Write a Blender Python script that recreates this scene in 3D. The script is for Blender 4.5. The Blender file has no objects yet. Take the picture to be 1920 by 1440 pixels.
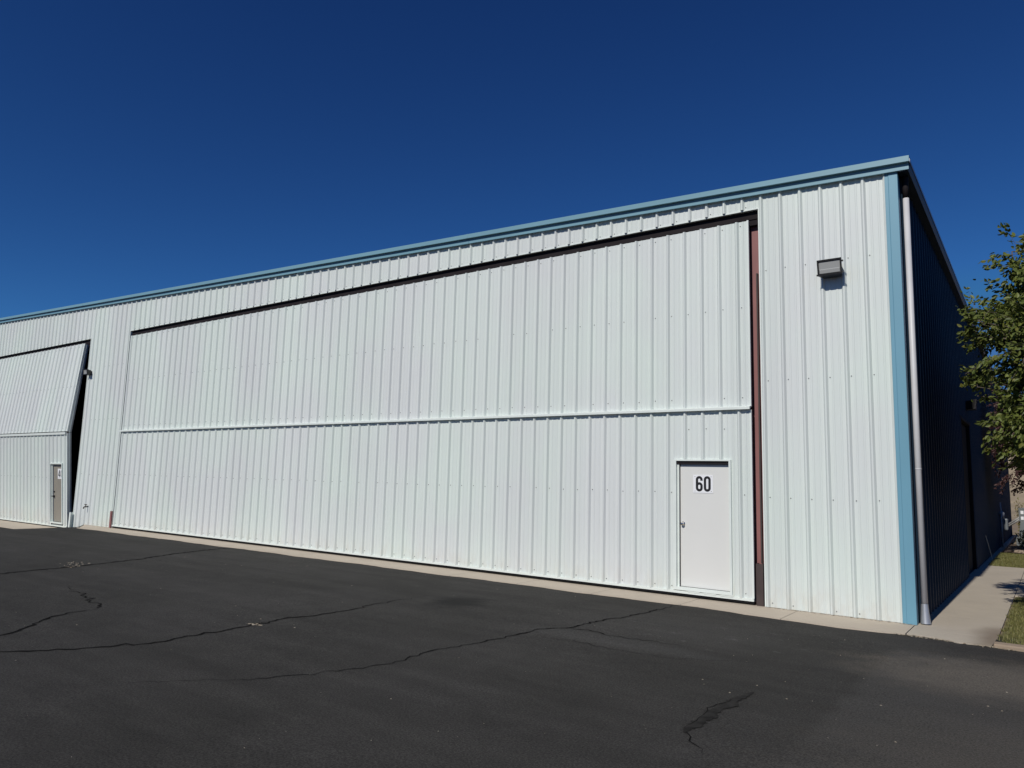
import bpy, math, random
import numpy as np
from mathutils import Vector, Matrix

random.seed(7)
rng = np.random.default_rng(11)
SC = bpy.context.scene
COL = SC.collection
R = math.radians

# ------------------------------------------------------------------ materials
def new_mat(name):
    m = bpy.data.materials.new(name)
    m.use_nodes = True
    nt = m.node_tree
    b = nt.nodes['Principled BSDF']
    return m, nt, b

def N(nt, t, **kw):
    n = nt.nodes.new(t)
    for k, v in kw.items():
        setattr(n, k, v)
    return n

def pos_scaled(nt, sx, sy, sz):
    g = N(nt, 'ShaderNodeNewGeometry')
    mp = N(nt, 'ShaderNodeMapping')
    mp.inputs['Scale'].default_value = (sx, sy, sz)
    nt.links.new(g.outputs['Position'], mp.inputs['Vector'])
    return mp.outputs['Vector']

def noise(nt, vec, scale=1.0, detail=3.0, rough=0.5):
    n = N(nt, 'ShaderNodeTexNoise')
    n.inputs['Scale'].default_value = scale
    n.inputs['Detail'].default_value = detail
    n.inputs['Roughness'].default_value = rough
    nt.links.new(vec, n.inputs['Vector'])
    return n.outputs['Fac']

def maprange(nt, val, a, b, c, d, smooth=False):
    n = N(nt, 'ShaderNodeMapRange')
    if smooth:
        n.interpolation_type = 'SMOOTHSTEP'
    n.inputs[1].default_value = a
    n.inputs[2].default_value = b
    n.inputs[3].default_value = c
    n.inputs[4].default_value = d
    nt.links.new(val, n.inputs[0])
    return n.outputs[0]

def math_n(nt, op, a, b=None):
    n = N(nt, 'ShaderNodeMath', operation=op)
    for i, v in enumerate((a, b)):
        if v is None:
            continue
        if isinstance(v, (int, float)):
            n.inputs[i].default_value = v
        else:
            nt.links.new(v, n.inputs[i])
    return n.outputs[0]

def mixcol(nt, fac, a, b):
    n = N(nt, 'ShaderNodeMix', data_type='RGBA')
    if isinstance(fac, (int, float)):
        n.inputs[0].default_value = fac
    else:
        nt.links.new(fac, n.inputs[0])
    for idx, v in ((6, a), (7, b)):
        if isinstance(v, tuple):
            n.inputs[idx].default_value = (v[0], v[1], v[2], 1)
        else:
            nt.links.new(v, n.inputs[idx])
    return n.outputs[2]

def scalecol(nt, col, fac):
    n = N(nt, 'ShaderNodeVectorMath', operation='SCALE')
    nt.links.new(col, n.inputs[0])
    if isinstance(fac, (int, float)):
        n.inputs['Scale'].default_value = fac
    else:
        nt.links.new(fac, n.inputs['Scale'])
    return n.outputs[0]

def bump(nt, b, h, strength, dist=0.01):
    n = N(nt, 'ShaderNodeBump')
    n.inputs['Strength'].default_value = strength
    n.inputs['Distance'].default_value = dist
    nt.links.new(h, n.inputs['Height'])
    nt.links.new(n.outputs['Normal'], b.inputs['Normal'])

def simple(name, col, rough=0.5, metal=0.0, var=0.12, vscale=(3, 3, 3), bmp=0.0, spec=0.5):
    m, nt, b = new_mat(name)
    v = noise(nt, pos_scaled(nt, *vscale), 1.0, 4)
    f = maprange(nt, v, 0.25, 0.75, 1 - var, 1 + var)
    rgb = N(nt, 'ShaderNodeRGB')
    rgb.outputs[0].default_value = (*col, 1)
    nt.links.new(scalecol(nt, rgb.outputs[0], f), b.inputs['Base Color'])
    b.inputs['Roughness'].default_value = rough
    b.inputs['Metallic'].default_value = metal
    b.inputs['Specular IOR Level'].default_value = spec
    if bmp:
        h = noise(nt, pos_scaled(nt, 60, 60, 60), 1.0, 3)
        bump(nt, b, h, bmp, 0.004)
    return m

def panel_material(name, col, axis='X', rough=0.42, sheetvar=0.035, streak=0.03, dirt=True, spec=0.4):
    """coil coated ribbed sheet: every 3 rib wide sheet has its own faint tint, rain streaks, oil canning"""
    m, nt, b = new_mat(name)
    g = N(nt, 'ShaderNodeNewGeometry')
    sep = N(nt, 'ShaderNodeSeparateXYZ')
    nt.links.new(g.outputs['Position'], sep.inputs[0])
    u = sep.outputs[axis]
    idx = math_n(nt, 'FLOOR', math_n(nt, 'DIVIDE', math_n(nt, 'ADD', u, 200.05), 0.9144))
    wn = N(nt, 'ShaderNodeTexWhiteNoise', noise_dimensions='1D')
    nt.links.new(idx, wn.inputs['W'])
    sheet = maprange(nt, wn.outputs['Value'], 0, 1, 1 - sheetvar, 1 + sheetvar * 0.6)
    st = noise(nt, pos_scaled(nt, 22, 22, 0.35), 1.0, 4, 0.6)
    stf = maprange(nt, st, 0.3, 0.75, 1 + streak * 0.5, 1 - streak)
    bl = noise(nt, pos_scaled(nt, 0.55, 0.55, 0.4), 1.0, 3)
    blf = maprange(nt, bl, 0.3, 0.7, 1.02, 0.965)
    tint = mixcol(nt, maprange(nt, bl, 0.35, 0.65, 0, 1), col, (col[0] * 1.03, col[1] * 0.972, col[2] * 1.025))
    c = scalecol(nt, tint, math_n(nt, 'MULTIPLY', math_n(nt, 'MULTIPLY', sheet, stf), blf))
    if dirt:
        dz = maprange(nt, sep.outputs['Z'], 0.0, 0.55, 1, 0, True)
        dn = noise(nt, pos_scaled(nt, 7, 7, 3), 1.0, 5, 0.7)
        df = math_n(nt, 'MULTIPLY', dz, maprange(nt, dn, 0.4, 0.8, 0.0, 0.5))
        c = mixcol(nt, df, c, (0.52, 0.45, 0.36))
    nt.links.new(c, b.inputs['Base Color'])
    b.inputs['Roughness'].default_value = rough
    b.inputs['Specular IOR Level'].default_value = spec
    h = noise(nt, pos_scaled(nt, 4.5, 4.5, 0.8), 1.0, 2)
    bump(nt, b, h, 0.25, 0.012)
    return m

M = {}
M['white'] = panel_material('white_ribbed_sheet', (0.652, 0.722, 0.682))
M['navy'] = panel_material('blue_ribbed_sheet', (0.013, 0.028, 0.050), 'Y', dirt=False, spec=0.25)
M['white_trim'] = simple('white_painted_trim', (0.715, 0.77, 0.735), 0.4, var=0.04)
M['door_white'] = simple('white_painted_door', (0.70, 0.705, 0.68), 0.38, var=0.025, vscale=(1.2, 1.2, 0.8))
M['door_tan'] = simple('tan_painted_door', (0.27, 0.25, 0.21), 0.5, var=0.06)
M['blue'] = simple('pale_blue_trim', (0.15, 0.335, 0.44), 0.42, var=0.05, vscale=(3, 3, 0.6))
M['blue_rake'] = simple('pale_blue_rake', (0.185, 0.345, 0.42), 0.38, var=0.05, vscale=(0.6, 3, 3))
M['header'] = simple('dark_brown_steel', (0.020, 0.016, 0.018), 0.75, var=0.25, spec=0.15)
M['red'] = simple('red_oxide_steel', (0.265, 0.112, 0.108), 0.6, var=0.14, vscale=(4, 4, 1.2))
M['stub'] = simple('dark_primer_steel', (0.055, 0.038, 0.036), 0.7, var=0.25)
M['dark'] = simple('black_rubber', (0.010, 0.010, 0.011), 0.8, var=0.2, spec=0.15)
M['screw'] = simple('dull_screw_head', (0.10, 0.105, 0.11), 0.5, 0.3, var=0.3)
M['galv'] = simple('galvanised_sheet', (0.50, 0.51, 0.53), 0.36, 0.6, var=0.12, vscale=(20, 20, 6))
M['pipe_paint'] = simple('pale_grey_downspout', (0.58, 0.58, 0.60), 0.45, var=0.06)
M['chrome'] = simple('polished_metal', (0.7, 0.68, 0.64), 0.16, 1.0, var=0.03)
M['black_metal'] = simple('black_lamp_housing', (0.014, 0.013, 0.013), 0.4, var=0.2)
M['plate'] = simple('white_number_plate', (0.82, 0.83, 0.85), 0.35, var=0.02)
M['ink'] = simple('black_numeral_paint', (0.008, 0.008, 0.009), 0.5, var=0.1)
M['floor'] = simple('interior_concrete', (0.10, 0.10, 0.10), 0.8)
M['grey_box'] = simple('grey_cabinet_paint', (0.15, 0.165, 0.17), 0.5, var=0.08)
M['grey_pipe'] = simple('grey_conduit', (0.33, 0.33, 0.33), 0.5, var=0.1)
M['bark'] = simple('grey_bark', (0.13, 0.105, 0.085), 0.85, var=0.3, vscale=(14, 14, 3), bmp=0.5)
M['rod'] = simple('pale_rod', (0.6, 0.58, 0.55), 0.5)
M['stone'] = simple('tan_stone', (0.32, 0.25, 0.19), 0.9, var=0.25, vscale=(9, 9, 9), bmp=0.6)

def glass_lens():
    m, nt, b = new_mat('ribbed_lamp_lens')
    b.inputs['Base Color'].default_value = (0.36, 0.37, 0.37, 1)
    b.inputs['Roughness'].default_value = 0.12
    b.inputs['Specular IOR Level'].default_value = 0.7
    w = N(nt, 'ShaderNodeTexWave')
    w.inputs['Scale'].default_value = 14
    nt.links.new(pos_scaled(nt, 1, 1, 0.2), w.inputs['Vector'])
    bump(nt, b, w.outputs['Fac'], 0.4, 0.006)
    return m
M['lens'] = glass_lens()

def asphalt_material():
    m, nt, b = new_mat('sealed_asphalt')
    g = N(nt, 'ShaderNodeNewGeometry')
    sep = N(nt, 'ShaderNodeSeparateXYZ')
    nt.links.new(g.outputs['Position'], sep.inputs[0])
    X, Y = sep.outputs['X'], sep.outputs['Y']
    big = noise(nt, pos_scaled(nt, 0.35, 0.5, 1), 1.0, 5, 0.55)
    mid = noise(nt, pos_scaled(nt, 2.2, 3.0, 1), 1.0, 5, 0.65)
    fine = noise(nt, pos_scaled(nt, 60, 60, 60), 1.0, 4, 0.75)
    grit = noise(nt, pos_scaled(nt, 210, 210, 210), 1.0, 2, 0.6)
    f = maprange(nt, big, 0.35, 0.65, 0.80, 1.20)
    f = math_n(nt, 'MULTIPLY', f, maprange(nt, mid, 0.35, 0.65, 0.91, 1.09))
    stk = noise(nt, pos_scaled(nt, 0.22, 2.1, 1), 1.0, 4, 0.6)
    f = math_n(nt, 'MULTIPLY', f, maprange(nt, stk, 0.38, 0.64, 0.90, 1.12))
    f = math_n(nt, 'MULTIPLY', f, maprange(nt, fine, 0.40, 0.60, 0.62, 1.42))
    f = math_n(nt, 'MULTIPLY', f, maprange(nt, grit, 0.38, 0.62, 0.75, 1.28))
    base = mixcol(nt, maprange(nt, big, 0.35, 0.65, 0, 1), (0.0435, 0.0416, 0.0378), (0.0368, 0.0350, 0.0328))
    c = scalecol(nt, base, f)
    # worn dusty patch to the right of the apron
    def blob(cx, cy, rx, ry):
        dx = math_n(nt, 'DIVIDE', math_n(nt, 'SUBTRACT', X, cx), rx)
        dy = math_n(nt, 'DIVIDE', math_n(nt, 'SUBTRACT', Y, cy), ry)
        d = math_n(nt, 'SQRT', math_n(nt, 'ADD', math_n(nt, 'MULTIPLY', dx, dx), math_n(nt, 'MULTIPLY', dy, dy)))
        d = math_n(nt, 'ADD', d, maprange(nt, mid, 0.2, 0.8, -0.35, 0.35))
        return maprange(nt, d, 0.35, 1.25, 1, 0, True)
    worn = math_n(nt, 'MAXIMUM', blob(1.45, -2.75, 1.75, 1.05), math_n(nt, 'MULTIPLY', blob(1.9, -6.0, 1.9, 2.0), 0.4))
    agg = maprange(nt, fine, 0.40, 0.64, 0.30, 1.0)
    c = mixcol(nt, math_n(nt, 'MULTIPLY', math_n(nt, 'MULTIPLY', worn, agg), 0.95), c, (0.185, 0.160, 0.130))
    # older, greyer paving right of the joint line, and a worn band along the branching crack
    old = math_n(nt, 'MULTIPLY', maprange(nt, math_n(nt, 'ADD', X, maprange(nt, mid, 0.3, 0.7, -0.06, 0.06)), -0.06, 0.10, 0, 1, True),
                 math_n(nt, 'MULTIPLY', maprange(nt, math_n(nt, 'ADD', Y, math_n(nt, 'MULTIPLY', X, 0.12)), -1.95, -1.65, 1, 0, True), maprange(nt, Y, -7.5, -4.5, 0.25, 1, True)))
    c = mixcol(nt, math_n(nt, 'MULTIPLY', math_n(nt, 'MULTIPLY', old, agg), 0.42), c, (0.098, 0.094, 0.089))
    band = math_n(nt, 'MAXIMUM', blob(-2.6, -3.75, 1.35, 0.30), math_n(nt, 'MULTIPLY', blob(-2.2, -2.6, 1.6, 0.9), 0.45))
    c = mixcol(nt, math_n(nt, 'MULTIPLY', math_n(nt, 'MULTIPLY', band, agg), 0.55), c, (0.082, 0.081, 0.078))
    # pale scuffs just off the apron
    sc = noise(nt, pos_scaled(nt, 3.4, 5.5, 1), 1.0, 4, 0.7)
    scm = math_n(nt, 'MULTIPLY', maprange(nt, sc, 0.60, 0.74, 0, 0.55), blob(-2.0, -2.6, 2.0, 1.7))
    c = mixcol(nt, scm, c, (0.13, 0.128, 0.122))
    # oil stain
    stn = math_n(nt, 'MULTIPLY', blob(-5.65, -2.95, 0.46, 0.55), 0.7)
    c = mixcol(nt, stn, c, (0.009, 0.009, 0.0085))
    nt.links.new(c, b.inputs['Base Color'])
    b.inputs['Roughness'].default_value = 0.85
    b.inputs['Specular IOR Level'].default_value = 0.12
    h = math_n(nt, 'ADD', fine, math_n(nt, 'MULTIPLY', grit, 0.6))
    bump(nt, b, h, 0.55, 0.006)
    return m
M['asphalt'] = asphalt_material()
M['crack'] = simple('open_crack', (0.013, 0.0128, 0.0125), 0.95, var=0.3, vscale=(8, 8, 8), spec=0.02)
M['tar'] = simple('tar_repair', (0.028, 0.0268, 0.025), 0.85, var=0.5, vscale=(11, 11, 11), bmp=0.6, spec=0.06)

def concrete_material(name, c1, c2, stain):
    m, nt, b = new_mat(name)
    big = noise(nt, pos_scaled(nt, 0.9, 0.9, 0.9), 1.0, 5, 0.6)
    broom = noise(nt, pos_scaled(nt, 4, 40, 4), 1.0, 3, 0.6)
    fine = noise(nt, pos_scaled(nt, 90, 90, 90), 1.0, 3, 0.7)
    g = N(nt, 'ShaderNodeNewGeometry')
    sep = N(nt, 'ShaderNodeSeparateXYZ')
    nt.links.new(g.outputs['Position'], sep.inputs[0])
    f = maprange(nt, fine, 0.3, 0.7, 0.9, 1.1)
    f = math_n(nt, 'MULTIPLY', f, maprange(nt, broom, 0.3, 0.7, 0.94, 1.05))
    c = scalecol(nt, mixcol(nt, maprange(nt, big, 0.3, 0.7, 0, 1), c1, c2), f)
    if stain:
        dx = math_n(nt, 'DIVIDE', math_n(nt, 'SUBTRACT', sep.outputs['X'], 0.95), 0.34)
        dy = math_n(nt, 'DIVIDE', math_n(nt, 'SUBTRACT', sep.outputs['Y'], -0.35), 1.1)
        d = math_n(nt, 'SQRT', math_n(nt, 'ADD', math_n(nt, 'MULTIPLY', dx, dx), math_n(nt, 'MULTIPLY', dy, dy)))
        d = math_n(nt, 'ADD', d, maprange(nt, big, 0.2, 0.8, -0.4, 0.4))
        c = mixcol(nt, maprange(nt, d, 0.3, 1.2, 0.75, 0, True), c, (0.17, 0.125, 0.085))
    nt.links.new(c, b.inputs['Base Color'])
    b.inputs['Roughness'].default_value = 0.85
    bump(nt, b, math_n(nt, 'ADD', fine, broom), 0.3, 0.004)
    return m
M['apron'] = concrete_material('apron_concrete', (0.52, 0.45, 0.36), (0.46, 0.395, 0.315), False)
M['walk'] = concrete_material('sidewalk_concrete', (0.50, 0.44, 0.355), (0.43, 0.38, 0.31), True)
M['curb'] = concrete_material('worn_curb_concrete', (0.36, 0.27, 0.19), (0.28, 0.22, 0.16), False)
M['soil'] = simple('dry_soil', (0.24, 0.185, 0.125), 0.95, var=0.3, vscale=(2.2, 2.2, 2.2), bmp=0.6)
M['mulch'] = simple('brown_mulch', (0.075, 0.05, 0.034), 0.95, var=0.5, vscale=(16, 16, 16), bmp=0.8)
M['hill'] = simple('dry_grass_hill', (0.34, 0.27, 0.175), 0.95, var=0.28, vscale=(0.25, 0.25, 0.6), bmp=0.3)

def leaf_material(name, c1, c2, c3, trans=0.25):
    m, nt, b = new_mat(name)
    geo = N(nt, 'ShaderNodeNewGeometry')
    rnd = geo.outputs['Random Per Island']
    c = mixcol(nt, maprange(nt, rnd, 0.0, 0.75, 0, 1), c1, c2)
    c = mixcol(nt, maprange(nt, rnd, 0.86, 1.0, 0, 0.9), c, c3)
    nt.links.new(c, b.inputs['Base Color'])
    b.inputs['Roughness'].default_value = 0.5
    b.inputs['Specular IOR Level'].default_value = 0.35
    tr = N(nt, 'ShaderNodeBsdfTranslucent')
    nt.links.new(c, tr.inputs['Color'])
    mx = N(nt, 'ShaderNodeMixShader')
    mx.inputs[0].default_value = trans
    out = [n for n in nt.nodes if n.type == 'OUTPUT_MATERIAL'][0]
    nt.links.new(b.outputs[0], mx.inputs[1])
    nt.links.new(tr.outputs[0], mx.inputs[2])
    nt.links.new(mx.outputs[0], out.inputs['Surface'])
    return m
M['leaf'] = leaf_material('green_leaves', (0.085, 0.118, 0.026), (0.165, 0.195, 0.045), (0.17, 0.16, 0.03))
M['plum'] = leaf_material('purple_leaves', (0.050, 0.022, 0.024), (0.095, 0.045, 0.045), (0.16, 0.10, 0.09))
M['weed'] = leaf_material('yellow_green_weeds', (0.17, 0.16, 0.05), (0.25, 0.22, 0.09), (0.3, 0.24, 0.12))
M['grass'] = leaf_material('lawn_blades', (0.150, 0.165, 0.045), (0.250, 0.235, 0.085), (0.42, 0.36, 0.18), 0.3)
M['litter'] = leaf_material('dry_litter', (0.30, 0.25, 0.18), (0.42, 0.37, 0.29), (0.2, 0.13, 0.07), 0.1)

# ------------------------------------------------------------------ mesh helper
class MB:
    def __init__(s):
        s.v, s.f, s.m = [], [], []
    def poly(s, pts, m=0):
        i = len(s.v)
        s.v += [tuple(p) for p in pts]
        s.f.append(tuple(range(i, i + len(pts))))
        s.m.append(m)
    def box(s, x0, x1, y0, y1, z0, z1, m=0, fn=None):
        i = len(s.v)
        p = [(x, y, z) for z in (z0, z1) for y in (y0, y1) for x in (x0, x1)]
        if fn:
            p = [fn(*q) for q in p]
        s.v += p
        for q in ((0, 2, 3, 1), (4, 5, 7, 6), (0, 1, 5, 4), (2, 6, 7, 3), (0, 4, 6, 2), (1, 3, 7, 5)):
            s.f.append(tuple(i + k for k in q)); s.m.append(m)
    def prism(s, prof, ends, m=0):
        """prof: list of 2D points; ends: list of functions mapping a profile point to 3D (loft)"""
        n = len(prof)
        rings = []
        for e in ends:
            rings.append(len(s.v))
            s.v += [tuple(e(*p)) for p in prof]
        for a, b in zip(rings[:-1], rings[1:]):
            for k in range(n):
                k2 = (k + 1) % n
                s.f.append((a + k, a + k2, b + k2, b + k)); s.m.append(m)
        s.f.append(tuple(rings[0] + k for k in reversed(range(n)))); s.m.append(m)
        s.f.append(tuple(rings[-1] + k for k in range(n))); s.m.append(m)
    def tube(s, pts, rad, n=8, m=0, cap=True):
        pts = [Vector(p) for p in pts]
        if not isinstance(rad, (list, tuple)):
            rad = [rad] * len(pts)
        rings = []
        ref = None
        for k, p in enumerate(pts):
            d = (pts[min(k + 1, len(pts) - 1)] - pts[max(k - 1, 0)]).normalized()
            if ref is None:
                ref = d.orthogonal().normalized()
            ref = (ref - d * ref.dot(d))
            ref = ref.normalized() if ref.length > 1e-6 else d.orthogonal().normalized()
            bt = d.cross(ref)
            rings.append(len(s.v))
            for j in range(n):
                a = 2 * math.pi * j / n
                s.v.append(tuple(p + (ref * math.cos(a) + bt * math.sin(a)) * rad[k]))
        for a, b in zip(rings[:-1], rings[1:]):
            for j in range(n):
                j2 = (j + 1) % n
                s.f.append((a + j, a + j2, b + j2, b + j)); s.m.append(m)
        if cap:
            s.f.append(tuple(rings[0] + j for j in reversed(range(n)))); s.m.append(m)
            s.f.append(tuple(rings[-1] + j for j in range(n))); s.m.append(m)
    def disc(s, c, nrm, r, t, n=6, m=0):
        c = Vector(c); nrm = Vector(nrm).normalized()
        s.tube([c, c + nrm * t], [r, r * 0.85], n, m)
    def build(s, name, mats, parent=None, loc=None, bevel=0.0, smooth=False):
        root = parent
        while root is not None and root.parent is not None:
            root = root.parent
        base = Vector(root.location) if root is not None else Vector(loc or (0, 0, 0))
        me = bpy.data.meshes.new(name)
        me.from_pydata([tuple(Vector(p) - base) for p in s.v], [], s.f)
        if not isinstance(mats, (list, tuple)):
            mats = [mats]
        for mt in mats:
            me.materials.append(mt)
        me.polygons.foreach_set('material_index', s.m)
        if smooth:
            me.polygons.foreach_set('use_smooth', [True] * len(s.f))
        me.update()
        o = bpy.data.objects.new(name, me)
        COL.objects.link(o)
        if parent is not None:
            o.parent = parent
        else:
            o.location = base
        if bevel:
            b = o.modifiers.new('bevel', 'BEVEL')
            b.width = bevel; b.segments = 2; b.limit_method = 'ANGLE'
        return o

def tag(o, label=None, cat=None, group=None, kind=None):
    if label: o['label'] = label
    if cat: o['category'] = cat
    if group: o['group'] = group
    if kind: o['kind'] = kind
    return o

def empty(name, loc):
    o = bpy.data.objects.new(name, None)
    COL.objects.link(o)
    o.location = loc
    o.empty_display_size = 0.3
    return o

# ------------------------------------------------------------------ ribbed sheet
PITCH = 0.3048
RH = 0.039
def rib_section(x0, x1, phase):
    pts = [(x0, None), (x1, None)]
    prof = []
    k0 = math.floor((x0 - phase) / PITCH) - 1
    k1 = math.ceil((x1 - phase) / PITCH) + 1
    for k in range(k0, k1 + 1):
        c = phase + k * PITCH
        prof += [(c - 0.037, 0), (c - 0.0115, RH), (c + 0.0115, RH), (c + 0.037, 0)]
        for q in (0.1016, 0.2032):
            prof += [(c + q - 0.017, 0), (c + q - 0.009, 0.006), (c + q + 0.009, 0.006), (c + q + 0.017, 0)]
    xs = [p[0] for p in prof]; ns = [p[1] for p in prof]
    inside = [(x, n) for x, n in prof if x0 + 1e-4 < x < x1 - 1e-4]
    return [(x0, float(np.interp(x0, xs, ns)))] + inside + [(x1, float(np.interp(x1, xs, ns)))]

def corr(mb, x0, x1, phase, zb, zt, fn, m=0, extra=()):
    """vertical ribbed sheet; fn(u, n, z) -> world. zb / zt may be functions of u"""
    sec = rib_section(x0, x1, phase)
    for u in extra:
        pass
    fb = zb if callable(zb) else (lambda u: zb)
    ft = zt if callable(zt) else (lambda u: zt)
    i = len(mb.v)
    for u, n in sec:
        mb.v.append(tuple(fn(u, n, fb(u))))
        mb.v.append(tuple(fn(u, n, ft(u))))
    for k in range(len(sec) - 1):
        a = i + 2 * k
        mb.f.append((a, a + 2, a + 3, a + 1)); mb.m.append(m)

def screws(mb, x0, x1, phase, z, fn, m=1, off=0.062, skip=0.0):
    k0 = math.ceil((x0 - phase - off) / PITCH); k1 = math.floor((x1 - phase - off) / PITCH)
    zf = z if callable(z) else (lambda u: z)
    for k in range(k0, k1 + 1):
        if random.random() < skip:
            continue
        u = phase + k * PITCH + off + random.uniform(-0.006, 0.006)
        if not (x0 + 0.02 < u < x1 - 0.02):
            continue
        zz = zf(u) + random.uniform(-0.008, 0.008)
        c = Vector(fn(u, 0.001, zz)); nv = Vector(fn(u, 1.001, zz)) - c
        mb.disc(c, nv, 0.0088, 0.007, 6, m)

# ------------------------------------------------------------------ world frame
# origin: base of the front right corner of the hangar; X along the front wall, Y into the building
def rake_top(x):                       # top of the rake trim over the front wall
    return 6.616 - 0.0384 * (x - 0.18)
def eave_z(y):
    return 6.595 - 0.024 * y
def eave_x(y):
    return 0.18 - 0.003 * y
WEST, RIDGE = -74.0, -37.0
DEPTH = 28.0
def roof_top(x):
    return rake_top(x) if x >= RIDGE else rake_top(2 * RIDGE - x)
WALL_PH = -1.688
DOOR_PH = -2.397
def wall_bottom(u):
    t = min(max((-24.1 - u) / 1.1, 0), 1)
    return -0.235 * t * t * (3 - 2 * t) + 0.004

hangar = empty('hangar', (0, 0, 0))
tag(hangar, 'white ribbed metal hangar with pale blue trim beside the dark asphalt', 'hangar')
front = lambda u, n, z: (u, -n, z)

# --- front wall
w = MB()
wt = lambda u: roof_top(u) - 0.06
D6L, D6R, HEAD = -22.36, -2.041, 6.295          # opening of the near door
D4R, D4L = -25.08, -45.4                       # opening of the far door
corr(w, D6R, -0.168, WALL_PH, wall_bottom, wt, front)
corr(w, D6L, D6R, WALL_PH, HEAD + 0.022, wt, front)
corr(w, D4R, D6L, WALL_PH, wall_bottom, wt, front)
corr(w, D4L, D4R, WALL_PH, HEAD + 0.022, wt, front)
corr(w, WEST, D4L, WALL_PH, -0.23, wt, front)
for z, sk in ((1.645, 0.0), (3.46, 0.0), (5.25, 0.0), (0.06, 0.15)):
    screws(w, D6R, -0.168, WALL_PH, z, front, skip=sk)
    screws(w, D4R, D6L, WALL_PH, z, front, skip=0.2)
screws(w, D6L, D6R, WALL_PH, HEAD + 0.06, front, skip=0.12)
screws(w, D4L, D4R, WALL_PH, HEAD + 0.06, front, skip=0.12)
# white edge flashings of the two openings
w.box(D6L, D6R + 0.001, -0.012, 0.05, HEAD, HEAD + 0.022, 2)
w.box(D6R + 0.001, D6R + 0.035, -0.014, 0.07, 0.004, HEAD + 0.022, 2)
w.box(D6L - 0.035, D6L, -0.010, 0.05, 0.004, HEAD + 0.022, 2)
w.box(D4L, D4R, -0.012, 0.05, HEAD, HEAD + 0.022, 2)
w.box(D4R, D4R + 0.035, -0.014, 0.07, -0.22, HEAD + 0.022, 2)
w.build('front_wall', [M['white'], M['screw'], M['white_trim']], hangar)

# --- side wall, dark blue ribbed sheet in the shade
s = MB()
SD0, SD1, SDT = 7.25, 9.5, 3.43                 # doorway in the side wall
side = lambda u, n, z: (n, u, z)
st = lambda u: eave_z(u) - 0.12
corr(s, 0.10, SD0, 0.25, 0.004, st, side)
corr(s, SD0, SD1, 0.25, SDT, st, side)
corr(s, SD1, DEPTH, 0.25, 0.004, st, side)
for z in (1.6, 3.5, 5.2):
    screws(s, 0.1, SD0, 0.25, z, side); screws(s, SD1, DEPTH, 0.25, z, side)
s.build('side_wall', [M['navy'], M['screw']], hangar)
s = MB()
s.box(WEST, -0.01, DEPTH - 0.06, DEPTH, -0.2, 5.85)
s.poly([(WEST, DEPTH - 0.03, 5.85), (-0.01, DEPTH - 0.03, 5.85), (-0.01, DEPTH - 0.03, 5.88), (RIDGE, DEPTH - 0.03, roof_top(RIDGE) - 0.03), (WEST, DEPTH - 0.03, 6.58)])
s.build('rear_wall', M['navy'], hangar)
s = MB()
s.box(WEST, WEST + 0.06, 0.05, DEPTH - 0.06, -0.2, 6.572)
s.build('far_end_wall', M['navy'], hangar)
s = MB()
s.box(WEST + 0.06, -0.05, 0.30, DEPTH - 0.06, -0.25, -0.02)
s.build('interior_floor', M['floor'], hangar)
# --- side doorway
d = MB()
d.box(-0.16, -0.10, SD0 - 0.02, SD1 + 0.02, 0, SDT + 0.05, 0)
d.box(-0.10, 0.02, SD0 - 0.05, SD0, 0, SDT, 0)
d.box(-0.10, 0.02, SD1, SD1 + 0.05, 0, SDT, 0)
d.box(-0.10, 0.035, SD0 - 0.05, SD1 + 0.05, SDT, SDT + 0.06, 0)
sd = d.build('side_doorway', M['dark'], hangar)
d = MB()
d.box(-0.10, -0.055, SD0 + 0.03, (SD0 + SD1) / 2 - 0.005, 0.02, SDT - 0.03, 0)
d.box(-0.10, -0.055, (SD0 + SD1) / 2 + 0.005, SD1 - 0.03, 0.02, SDT - 0.03, 0)
d.build('door_leaf', M['dark'], sd)

# --- roof
r = MB()
def roofpt(x, y, dz=0.0):
    if x > RIDGE:
        t = (eave_x(y) - x) / (eave_x(y) - RIDGE)
        z = eave_z(y) * (1 - t) + roof_top(RIDGE) * t
    else:
        z = rake_top(2 * RIDGE - x)
    return (x, y, z + dz)
for y0, y1 in ((-0.08, 9), (9, 18), (18, DEPTH + 0.1)):
    for xa, xb in ((None, RIDGE), (RIDGE, WEST - 0.1)):
        p = []
        for (yy, first) in ((y0, True), (y1, False)):
            pass
        x_a0 = eave_x(y0) if xa is None else xa
        x_a1 = eave_x(y1) if xa is None else xa
        top = [roofpt(x_a0, y0, -0.012), roofpt(x_a1, y1, -0.012), roofpt(xb, y1, -0.012), roofpt(xb, y0, -0.012)]
        bot = [(q[0], q[1], q[2] - 0.045) for q in top]
        i = len(r.v); r.v += top + bot
        for q in ((0, 1, 2, 3), (7, 6, 5, 4), (0, 4, 5, 1), (1, 5, 6, 2), (2, 6, 7, 3), (3, 7, 4, 0)):
            r.f.append(tuple(i + k for k in q)); r.m.append(0)
r.build('roof', M['galv'], hangar)

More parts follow.
